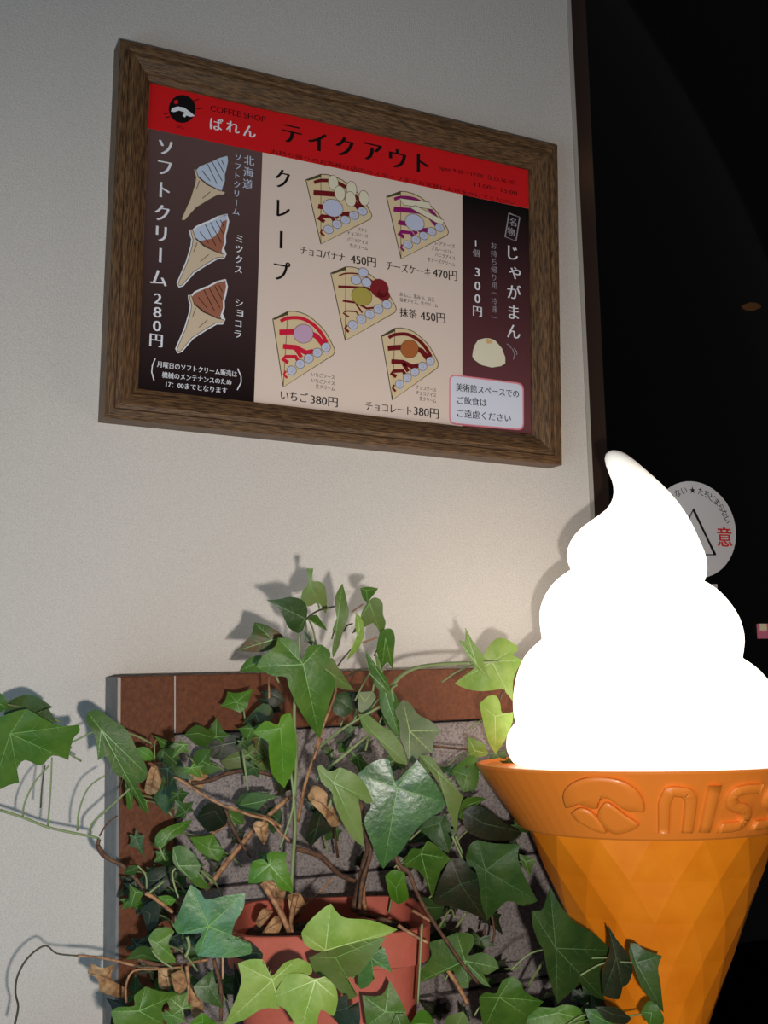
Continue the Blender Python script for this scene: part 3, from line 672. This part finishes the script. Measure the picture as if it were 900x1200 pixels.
def build_leaf(name, cpx, pts, mcode, h, tilt=None, curl=None, mats=None, veins=True, stalk=None, pucker=.16):
    z0v = ath(cpx[0], cpx[1], h); z0 = (z0v-CAM).dot(fd); k = z0/F; n = len(pts)
    if tilt is None: a = rnd.uniform(0, 2*pi); m_ = rnd.uniform(.15, .5); tilt = (cos(a)*m_, sin(a)*m_)
    if curl is None: curl = rnd.uniform(.08, .3)
    tips = [Vector(p)-Vector(cpx) for p, c in pts if c]; tips = [t for t in tips if t.length > 3]
    ta = [math.atan2(t.y, t.x) for t in tips]; R = (sum(t.length for t in tips)/max(1, len(tips)))*k
    ph = rnd.uniform(0, 6)
    def pos(x, y, off=0):
        dx, dy = (x-cpx[0])*k, (y-cpx[1])*k; d = math.hypot(dx, dy); an = math.atan2(dy, dx)
        de = min([abs((an-t+pi) % (2*pi)-pi) for t in ta] or [0]); de = min(de, .6)
        z = tilt[0]*dx + tilt[1]*dy + curl*d*d/max(R, 1e-4) - pucker*de*d + .05*R*sin(ph+dx/R*2.1+dy/R*1.3)*d/R
        return CAM + ray(x, y)*(z0+z-off)
    den = []
    for i in range(n):
        (b, cb_), (c, cc_) = pts[i], pts[(i+1) % n]; a = pts[i-1][0] if not cb_ else b; d = pts[(i+2) % n][0] if not cc_ else c
        b, c, a, d = Vector(b), Vector(c), Vector(a), Vector(d)
        for j in range(3):
            t = j/3; den.append(.5*((2*b)+(c-a)*t+(2*a-5*b+4*c-d)*t*t+(3*b-a-3*c+d)*t**3))
    g = G(); N_ = len(den); C = Vector(cpx); g.v = [pos(*cpx)]
    fr_ = (.22, .45, .68, .86, 1)
    for f in fr_: g.v += [pos(*(C+(p-C)*f)) for p in den]
    for i in range(N_): g.f.append((0, 1+i, 1+(i+1) % N_))
    for j in range(4):
        for i in range(N_): g.f.append((1+j*N_+i, 1+(j+1)*N_+i, 1+(j+1)*N_+(i+1) % N_, 1+j*N_+(i+1) % N_))
    g.mi = [0]*len(g.f)
    mlist = [LM[mcode], VM[VEIN[mcode]]] if mats is None else mats
    if veins and len(mlist) > 1:
        def rib(a, b, w0, w1, st=8):
            t = (b-a).normalized(); nn = Vector((-t.y, t.x)); base = len(g.v)
            for i in range(st+1):
                p = a.lerp(b, i/st); w_ = w0+(w1-w0)*i/st; g.v += [pos(*(p+nn*w_), .0004), pos(*(p-nn*w_), .0004)]
            for i in range(st): g.f.append((base+2*i, base+2*i+1, base+2*i+3, base+2*i+2)); g.mi.append(1)
        for t in tips:
            big = t.length > 16
            rib(C, C+t*.93, .62 if t.length > 30 else .42, .12)
            if t.length > 24:
                for f in (.3, .5, .68):
                    for s in (-1, 1):
                        q = C+t*f; dr = Vector((t.x*cos(.75*s)-t.y*sin(.75*s), t.x*sin(.75*s)+t.y*cos(.75*s))); rib(q, q+dr*.3*(1.05-f), .2, .04, 3)
    if name == 'leaf' and not veins: mlist = mlist[:1]
    o = g.out(name, mlist, pl, smooth=True)
    return o, pos
def tubepx(name, t, P, h, r, m, parent=None, r1=None, absolute=False, k=4):
    """stem through tile points; h a single distance from the wall or one per end"""
    Q = [p if absolute else tl(t, p) for p in P]; h0, h1 = h if isinstance(h, tuple) else (h, h)
    pts = [ath(q[0], q[1], h0+(h1-h0)*i/max(1, len(Q)-1)) for i, q in enumerate(Q)]
    g = G(); g.tube(crom(pts, k), r, n=6, r1=r1 if r1 is not None else r*.8); return g.out(name, m, parent or pl, smooth=True)
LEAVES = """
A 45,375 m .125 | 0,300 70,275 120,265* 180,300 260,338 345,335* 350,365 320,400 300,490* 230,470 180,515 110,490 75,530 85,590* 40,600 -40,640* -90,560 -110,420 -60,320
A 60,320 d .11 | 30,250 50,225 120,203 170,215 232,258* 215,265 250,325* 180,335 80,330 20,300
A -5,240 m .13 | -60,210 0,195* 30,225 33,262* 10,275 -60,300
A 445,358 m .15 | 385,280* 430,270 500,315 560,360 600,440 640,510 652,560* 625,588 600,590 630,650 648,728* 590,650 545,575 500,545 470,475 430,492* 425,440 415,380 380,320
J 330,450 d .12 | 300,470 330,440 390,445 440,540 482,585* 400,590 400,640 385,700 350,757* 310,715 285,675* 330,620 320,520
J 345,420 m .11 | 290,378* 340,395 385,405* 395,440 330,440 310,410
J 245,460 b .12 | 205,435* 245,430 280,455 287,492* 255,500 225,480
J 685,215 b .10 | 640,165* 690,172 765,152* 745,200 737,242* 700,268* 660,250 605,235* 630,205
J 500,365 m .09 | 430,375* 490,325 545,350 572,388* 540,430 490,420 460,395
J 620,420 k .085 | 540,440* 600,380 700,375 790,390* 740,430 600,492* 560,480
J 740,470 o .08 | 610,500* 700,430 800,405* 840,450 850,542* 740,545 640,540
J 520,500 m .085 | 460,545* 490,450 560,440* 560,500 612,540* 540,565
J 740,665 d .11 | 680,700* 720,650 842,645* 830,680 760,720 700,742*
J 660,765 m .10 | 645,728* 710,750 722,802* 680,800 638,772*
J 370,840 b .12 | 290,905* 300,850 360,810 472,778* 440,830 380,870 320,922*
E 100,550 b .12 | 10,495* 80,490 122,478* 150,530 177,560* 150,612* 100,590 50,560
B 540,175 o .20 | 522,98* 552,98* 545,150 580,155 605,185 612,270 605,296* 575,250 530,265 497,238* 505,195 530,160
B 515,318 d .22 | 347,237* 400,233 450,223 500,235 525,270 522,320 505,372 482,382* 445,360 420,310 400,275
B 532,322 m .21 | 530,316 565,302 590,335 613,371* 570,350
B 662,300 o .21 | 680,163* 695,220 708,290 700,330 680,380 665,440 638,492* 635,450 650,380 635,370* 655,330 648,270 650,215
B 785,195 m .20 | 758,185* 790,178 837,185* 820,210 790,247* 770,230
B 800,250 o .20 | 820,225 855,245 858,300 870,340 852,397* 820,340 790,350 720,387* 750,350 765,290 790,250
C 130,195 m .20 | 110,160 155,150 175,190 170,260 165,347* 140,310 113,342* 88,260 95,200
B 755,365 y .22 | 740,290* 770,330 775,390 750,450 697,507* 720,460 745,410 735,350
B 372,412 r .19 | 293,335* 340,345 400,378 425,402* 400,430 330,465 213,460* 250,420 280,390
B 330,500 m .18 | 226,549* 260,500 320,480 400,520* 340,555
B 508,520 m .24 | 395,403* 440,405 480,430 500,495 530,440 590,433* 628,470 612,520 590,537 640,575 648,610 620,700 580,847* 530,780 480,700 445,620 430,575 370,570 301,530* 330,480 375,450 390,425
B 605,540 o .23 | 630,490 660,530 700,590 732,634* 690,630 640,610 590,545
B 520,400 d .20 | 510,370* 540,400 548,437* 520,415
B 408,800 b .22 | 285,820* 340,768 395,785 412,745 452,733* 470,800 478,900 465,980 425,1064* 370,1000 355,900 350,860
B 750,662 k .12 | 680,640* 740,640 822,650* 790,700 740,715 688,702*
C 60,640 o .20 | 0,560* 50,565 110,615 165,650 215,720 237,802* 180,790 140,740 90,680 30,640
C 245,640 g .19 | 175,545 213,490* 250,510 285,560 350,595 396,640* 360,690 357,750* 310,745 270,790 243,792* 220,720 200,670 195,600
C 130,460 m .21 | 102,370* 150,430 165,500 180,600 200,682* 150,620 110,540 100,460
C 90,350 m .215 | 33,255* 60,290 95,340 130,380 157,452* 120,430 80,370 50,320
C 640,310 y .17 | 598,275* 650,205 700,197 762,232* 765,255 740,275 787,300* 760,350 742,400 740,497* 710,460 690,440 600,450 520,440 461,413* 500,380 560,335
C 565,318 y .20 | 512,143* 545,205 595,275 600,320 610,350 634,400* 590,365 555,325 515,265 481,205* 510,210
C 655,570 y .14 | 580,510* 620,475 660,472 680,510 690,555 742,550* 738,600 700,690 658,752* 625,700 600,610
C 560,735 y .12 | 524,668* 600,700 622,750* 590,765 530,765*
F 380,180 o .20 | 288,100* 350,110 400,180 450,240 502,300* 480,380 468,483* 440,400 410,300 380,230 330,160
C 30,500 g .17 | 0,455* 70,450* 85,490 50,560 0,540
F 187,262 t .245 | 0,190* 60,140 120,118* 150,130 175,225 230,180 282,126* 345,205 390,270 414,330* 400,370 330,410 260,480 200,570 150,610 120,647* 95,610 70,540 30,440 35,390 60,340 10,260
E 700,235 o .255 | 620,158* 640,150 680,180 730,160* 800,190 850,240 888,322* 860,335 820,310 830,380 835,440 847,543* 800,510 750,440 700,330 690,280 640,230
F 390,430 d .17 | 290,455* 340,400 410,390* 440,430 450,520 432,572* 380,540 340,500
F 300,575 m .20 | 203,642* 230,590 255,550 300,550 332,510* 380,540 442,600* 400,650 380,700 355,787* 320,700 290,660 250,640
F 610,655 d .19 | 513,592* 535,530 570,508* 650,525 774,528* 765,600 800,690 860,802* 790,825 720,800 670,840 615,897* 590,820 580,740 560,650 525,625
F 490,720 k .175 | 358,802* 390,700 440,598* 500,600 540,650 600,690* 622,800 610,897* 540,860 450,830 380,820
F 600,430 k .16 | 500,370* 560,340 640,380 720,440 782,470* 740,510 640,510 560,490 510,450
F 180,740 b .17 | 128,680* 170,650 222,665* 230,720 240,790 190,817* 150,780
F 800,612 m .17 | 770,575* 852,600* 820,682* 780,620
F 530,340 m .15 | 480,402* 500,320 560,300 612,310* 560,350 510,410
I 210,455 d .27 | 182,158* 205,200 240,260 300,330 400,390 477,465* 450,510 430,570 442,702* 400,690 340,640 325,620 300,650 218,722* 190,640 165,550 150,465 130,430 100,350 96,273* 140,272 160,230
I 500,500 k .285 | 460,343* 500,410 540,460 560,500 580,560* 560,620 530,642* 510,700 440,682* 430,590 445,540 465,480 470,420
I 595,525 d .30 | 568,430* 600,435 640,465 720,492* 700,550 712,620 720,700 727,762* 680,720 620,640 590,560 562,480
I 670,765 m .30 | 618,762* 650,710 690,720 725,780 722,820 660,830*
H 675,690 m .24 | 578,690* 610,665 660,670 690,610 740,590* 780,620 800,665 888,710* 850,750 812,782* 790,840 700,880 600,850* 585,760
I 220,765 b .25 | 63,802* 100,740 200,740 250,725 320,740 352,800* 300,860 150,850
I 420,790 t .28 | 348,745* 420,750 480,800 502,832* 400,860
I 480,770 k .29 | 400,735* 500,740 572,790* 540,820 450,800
H 510,515 m .22 | 243,637* 300,560 350,490 340,430 400,410 470,380* 540,385 555,430 525,490 590,475 650,500 674,550* 620,580 600,580 634,642* 600,630 540,600 528,647* 490,640 470,590 440,560 350,600
H 330,260 d .15 | 268,208* 340,215 412,260* 390,310 330,337* 280,300
H 130,760 m .27 | 18,680* 110,680 150,608* 190,680 232,762* 180,830 100,860 40,830*
H 205,830 m .28 | 150,870 180,768* 232,780 252,870
H 300,815 b .28 | 248,820* 290,755 335,762 367,820* 340,880 260,880
H 475,820 o .26 | 413,820* 430,780 502,758* 532,820 480,880
H 60,500 t .27 | 0,520* 60,480 122,448* 162,572* 90,540 60,560 77,602* 40,640 0,640
G 183,350 t .25 | 95,150* 140,180 170,222 250,205 357,188* 350,260 310,330 290,400 305,430 382,430* 385,480 300,500 220,500 130,492* 116,450 150,385 110,385 40,387* 15,350 30,310 60,230
G 488,608 y .30 | 322,528* 380,508 440,508* 480,590 545,525 612,503* 668,530 672,580 580,575 540,600 500,670 522,747* 440,745 350,800 253,827* 290,750 338,620
G 693,608 y .315 | 490,692* 540,600 580,575 640,578 688,600 740,590* 790,640 802,702* 780,780 720,750 690,840 620,860* 560,760 520,730
G 742,465 y .29 | 626,382* 660,330 725,268 768,241* 805,290 850,312 960,320 1087,365* 1030,395 940,412 900,412 830,440 742,470 680,460 640,430
G 790,500 o .28 | 663,500* 740,465 830,438 900,415 1032,400* 990,470 900,580 850,600 897,682* 850,700 800,650 740,600 690,570
G 840,745 k .29 | 758,762* 810,690 850,678* 860,740 902,708* 905,820 830,840
G 370,475 k .24 | 310,500* 330,440 400,440 442,482* 430,520 350,510
G 185,640 d .24 | 108,640* 160,590 202,558* 220,640 252,742* 180,720 130,690
G 155,810 b .26 | 88,820* 150,763* 200,800 235,840 150,880
E 392,628 b .25 | 310,610* 360,600 385,622 378,580 402,563* 470,570 470,610 490,680 507,757* 440,745 410,700 340,715 290,717* 295,660
E 620,450 k .12 | 560,500* 600,380 642,368* 702,450 640,490 590,542*
D 785,130 m .20 | 760,48* 800,40 850,75 882,130* 870,170 842,192* 790,150 760,110
D 690,470 m .22 | 650,450* 680,410 740,400 767,420* 740,470 772,542* 760,560 720,550 680,510
D 625,520 d .20 | 553,542* 600,490 650,485 690,520 702,552* 620,540
D 612,768 m .24 | 488,770* 520,750 590,745 590,700 640,660* 700,680 792,690* 740,720 710,760 722,830* 640,860 520,840 495,800
D 700,190 k .15 | 618,200* 680,140 772,128* 760,200 700,252* 660,240
D 595,245 m .17 | 568,208* 590,225 632,250* 600,300 573,317*
D 660,340 k .15 | 618,320* 680,280 700,330 690,390 650,417*
D 575,150 d .15 | 540,162* 570,130 612,128* 590,170
D 735,280 b .18 | 693,265* 740,260 777,280* 750,307* 715,290
E 60,680 m .17 | 0,580* 40,620 60,680 110,740* 60,740 0,700*
G 60,60 k .14 | 0,60* 50,0 130,20 150,90 100,120* 40,100
B 800,560 m .21 | 780,460* 805,500 830,560 880,640* 850,640 815,590
B 870,600 o .20 | 820,460* 850,520 860,600 880,680* 850,650 835,560
B 700,700 d .14 | 640,660* 700,640 730,720* 690,750 640,730
B 880,720 m .17 | 845,650* 890,620 930,700 930,830* 880,800 850,730
J 250,690 m .10 | 190,620* 220,650 260,720 262,750* 220,720
J 170,660 m .11 | 150,600* 185,640 185,720* 160,725
E 330,330 m .12 | 240,345* 300,282 380,290 442,300* 380,320 310,385
E 430,410 d .11 | 370,360* 440,350 450,430 410,480* 380,440
E 130,370 k .10 | 40,400* 100,330 190,370 180,440* 100,470
C 330,800 o .16 | 290,745* 350,770 350,830 300,900*
F 520,200 m .12 | 445,175* 520,110 570,120 570,250 500,280*
B 390,660 k .12 | 320,640* 390,625 430,680* 380,710
B 300,740 r .10 | 240,780* 330,690 380,740 320,800*
D 820,650 d .17 | 760,590* 830,600 880,640* 850,700 790,690*
G 330,640 k .22 | 300,520* 340,600 340,700 300,760*
"""
centres = []
for ln in LEAVES.strip().splitlines():
    hd, ot = ln.split('|'); t, c, mc, h = hd.split()[:4]; ex = [float(v) for v in hd.split()[4:]]
    cp = tl(t, tuple(float(v) for v in c.split(','))); P = parse(t, ot)
    tilt = None if len(ex) < 2 else (ex[0], ex[1])
    if mc == 't' and tilt is None: tilt = (rnd.uniform(-.04, .06), rnd.uniform(-.06, .04))
    o, pos = build_leaf('leaf', cp, P, mc, float(h), tilt, curl=ex[2] if len(ex) > 2 else (.06 if mc == 't' else None), pucker=.09 if mc == 't' else .16)
    centres.append((cp, float(h), o, mc, P, pos))
def stalk(cp, h, o, mc, P, pos):
    # a short stalk leaving the junction behind the blade and bending towards the pot
    A = pos(*cp, -.0006); B = ath(cp[0]*.8+385*.2+rnd.uniform(-12, 12), cp[1]+rnd.uniform(14, 34), max(.075, h-.03)); Mi = A.lerp(B, .5)+fd*.012
    g = G(); g.tube(crom([A, Mi, B], 4), .0007, n=5, r1=.0008); g.out('leaf_stalk', m_grs, o, smooth=True)
for c in centres: stalk(*c)
DEAD = """
D 470,620 .15 | 385,600* 400,560 450,580 502,560* 490,620 520,670 582,682* 550,715 490,700 440,680 430,630
D 730,620 .17 | 695,600* 700,560 760,590 782,600* 740,672* 700,665
J 290,545 .135 | 275,525 290,505 332,505* 335,545 310,640 270,662* 243,640 260,560
E 350,450 .20 | 310,440* 330,420 385,425* 385,490 365,532* 335,490
E 640,330 .19 | 575,300* 600,250 645,262 680,310 720,400 737,432* 690,445 650,390 590,330
G 440,315 .16 | 408,330* 440,265 492,280* 430,355
G 480,350 .17 | 438,382* 500,300 542,320* 520,382*
G 600,260 .16 | 560,200* 620,190 650,260* 600,320 575,300
D 860,700 .20 | 830,640* 870,680 900,760* 850,800 835,740
E 420,730 .17 | 365,700* 400,750 440,830* 470,760 430,700
J 480,600 .085 | 440,560* 520,540 560,590* 480,620
E 50,230 .09 | 0,230* 40,190 90,220* 60,270
G 30,620 .22 | 0,580* 60,560 80,640* 30,680
"""
for ln in DEAD.strip().splitlines():
    hd, ot = ln.split('|'); t, c, h = hd.split(); cp = tl(t, tuple(float(v) for v in c.split(',')))
    build_leaf('withered_leaf', cp, parse(t, ot), 'm', float(h), curl=.9, mats=[m_deadl, m_brs], pucker=.7)
STEMS = """
A g .105,.13 .0011 | 0,710 100,742 210,785 330,812 420,830 437,840
A b .13,.13 .0015 | 435,838 430,870 447,905 475,925 540,955
D b .13,.16 .0016 | 430,40 470,92 540,130 600,190 650,250 750,330
A g .115,.125 .0007 | 100,738 108,680 150,590 215,515
A g .115,.125 .0007 | 210,780 222,620 228,480
A d .115,.12 .0006 | 178,700 185,600 198,515
A g .115,.13 .0007 | 340,800 348,710 390,610 465,555
A g .12,.14 .0009 | 395,825 405,770 480,700 605,585
A g .125,.15 .0007 | 275,430 330,405 400,370 445,357
A b .12,.12 .0007 | 437,825 470,770 515,735
D d .12,.14 .0008 | 65,825 80,750 68,690 75,620 110,550 160,500 205,482 250,515 340,525
D t .14,.17 .0011 | 340,525 430,532 520,550 600,570 700,575
D t .20,.20 .0009 | 555,730 555,650 590,590 680,585 800,575
D g .18,.18 .0007 | 605,130 640,170 645,230
D g .18,.18 .0008 | 655,250 725,195
D g .21,.21 .0008 | 772,140 757,165 768,220 785,270
D t .19,.19 .0015 | 640,250 690,280 760,335
D g .19,.19 .0007 | 700,45 725,105
D g .20,.21 .0008 | 660,490 700,540 760,580
J t .14,.20 .0013 | 262,508 335,545 430,600 540,670 640,720 740,750 830,770 900,815
E t .20,.20 .0011 | 190,345 300,390 390,415 440,470 490,515
J b .09,.09 .0020 | 470,605 560,590 650,555 760,545 860,570
J g .13,.13 .0006 | 290,415 292,500
J t .11,.13 .0006 | 262,440 285,425 300,395
B g .19,.21 .0014 | 468,1110 476,960 470,820 470,690 490,540 490,385
E g .17,.19 .0015 | 495,760 505,600 515,450 510,300 520,100 520,0
E g .20,.20 .0009 | 495,190 505,350 440,555
E t .17,.19 .0014 | 530,420 550,300 575,200 640,20
B t .19,.22 .0010 | 560,895 600,780 650,640 635,560
E g .20,.21 .0013 | 620,220 670,170 860,10
B g .16,.20 .0013 | 560,900 620,850 700,790 845,705
E t .10,.14 .0023 | 90,750 170,640 250,540 310,470 400,380 490,300
E b .16,.16 .0022 | 520,550 640,590 720,670 810,710
E b .17,.19 .0036 | 800,850 830,720 855,600 870,540 840,440
E t .17,.18 .0020 | 850,850 840,720 860,590
H b .22,.24 .0016 | 170,0 200,60 240,90 290,210 360,330 430,430 490,520 575,622
H t .22,.23 .0013 | 260,275 345,325
H t .20,.22 .0020 | 425,555 480,640 525,725
H g .14,.16 .0010 | 385,360 440,270 460,310
H g .14,.15 .0012 | 450,385 515,285
H b .12,.12 .0012 | 640,300 652,380 640,430
H b .12,.12 .0012 | 600,390 610,340
H g .27,.27 .0009 | 305,340 297,500 285,720
H t .26,.27 .0013 | 190,345 260,390 335,430
H g .13,.13 .0008 | 700,555 795,545
H g .16,.18 .0014 | 810,640 885,520
C g .19,.185 .0018 | 160,425 200,380 270,340 400,320 540,315
C g .20,.175 .0010 | 540,315 600,312 672,308
C g .20,.20 .0013 | 165,500 160,440 185,420
B d .215,.20 .0008 | 700,575 750,545 810,540
B d .22,.21 .0008 | 515,325 570,285 645,265
B d .20,.21 .0007 | 685,375 700,350 725,340
B d .20,.21 .0007 | 660,525 690,485 740,430
B t .20,.20 .0006 | 720,290 770,255
B t .20,.20 .0007 | 770,425 835,400
B t .17,.18 .0008 | 355,570 358,670
F g .22,.22 .0009 | 450,490 500,600
F g .22,.22 .0007 | 465,490 500,575
C d .17,.17 .0008 | 690,455 678,490
C b .10,.10 .0012 | 355,712 440,722 525,728
C b .10,.12 .0010 | 470,890 520,810
E g .12,.12 .0010 | 265,95 290,270
G t .16,.17 .0026 | 440,140 520,270 570,380
G t .16,.17 .0022 | 600,200 580,300 580,380
G t .16,.16 .0016 | 480,150 510,210 540,330
G t .16,.16 .0008 | 640,250 700,200 780,120
G b .22,.24 .0015 | 205,505 240,640 240,800
G t .24,.24 .0009 | 250,500 250,600
G b .12,.13 .0018 | 540,330 560,400
E b .10,.12 .0012 | 720,590 705,480 710,440
F b .18,.20 .0018 | 10,330 30,420 60,560 20,700 5,840
F b .16,.17 .0020 | 0,860 100,885 160,900
D t .20,.20 .0014 | 820,570 830,660 820,760
D b .18,.18 .0018 | 600,540 720,570 860,560
G t .18,.18 .0012 | 0,560 80,530 180,510
G g .22,.22 .0012 | 80,400 90,450 70,500
F t .15,.16 .0012 | 170,560 190,640 240,680
E b .13,.13 .0012 | 180,360 230,480 300,590
J t .09,.09 .0012 | 460,870 560,850 640,800
"""
for ln in STEMS.strip().splitlines():
    hd, ot = ln.split('|'); t, mc, h, r = hd.split(); h0, h1 = (float(v) for v in h.split(','))
    tubepx('stem', t, [tuple(float(v) for v in w_.split(',')) for w_ in ot.split()], (h0, h1), float(r), SM[mc])
# smaller leaves deep in the tangle, behind the ones above
CAN = [((0,-.08),0),((.2,-.26),0),((.44,-.30),1),((.42,-.04),0),((.82,.22),1),((.5,.36),0),((.3,.55),0),((.2,.8),0),((0,1.15),1),((-.2,.8),0),((-.3,.55),0),((-.5,.36),0),((-.82,.22),1),((-.42,-.04),0),((-.44,-.30),1),((-.2,-.26),0)]
rf = random.Random(11)
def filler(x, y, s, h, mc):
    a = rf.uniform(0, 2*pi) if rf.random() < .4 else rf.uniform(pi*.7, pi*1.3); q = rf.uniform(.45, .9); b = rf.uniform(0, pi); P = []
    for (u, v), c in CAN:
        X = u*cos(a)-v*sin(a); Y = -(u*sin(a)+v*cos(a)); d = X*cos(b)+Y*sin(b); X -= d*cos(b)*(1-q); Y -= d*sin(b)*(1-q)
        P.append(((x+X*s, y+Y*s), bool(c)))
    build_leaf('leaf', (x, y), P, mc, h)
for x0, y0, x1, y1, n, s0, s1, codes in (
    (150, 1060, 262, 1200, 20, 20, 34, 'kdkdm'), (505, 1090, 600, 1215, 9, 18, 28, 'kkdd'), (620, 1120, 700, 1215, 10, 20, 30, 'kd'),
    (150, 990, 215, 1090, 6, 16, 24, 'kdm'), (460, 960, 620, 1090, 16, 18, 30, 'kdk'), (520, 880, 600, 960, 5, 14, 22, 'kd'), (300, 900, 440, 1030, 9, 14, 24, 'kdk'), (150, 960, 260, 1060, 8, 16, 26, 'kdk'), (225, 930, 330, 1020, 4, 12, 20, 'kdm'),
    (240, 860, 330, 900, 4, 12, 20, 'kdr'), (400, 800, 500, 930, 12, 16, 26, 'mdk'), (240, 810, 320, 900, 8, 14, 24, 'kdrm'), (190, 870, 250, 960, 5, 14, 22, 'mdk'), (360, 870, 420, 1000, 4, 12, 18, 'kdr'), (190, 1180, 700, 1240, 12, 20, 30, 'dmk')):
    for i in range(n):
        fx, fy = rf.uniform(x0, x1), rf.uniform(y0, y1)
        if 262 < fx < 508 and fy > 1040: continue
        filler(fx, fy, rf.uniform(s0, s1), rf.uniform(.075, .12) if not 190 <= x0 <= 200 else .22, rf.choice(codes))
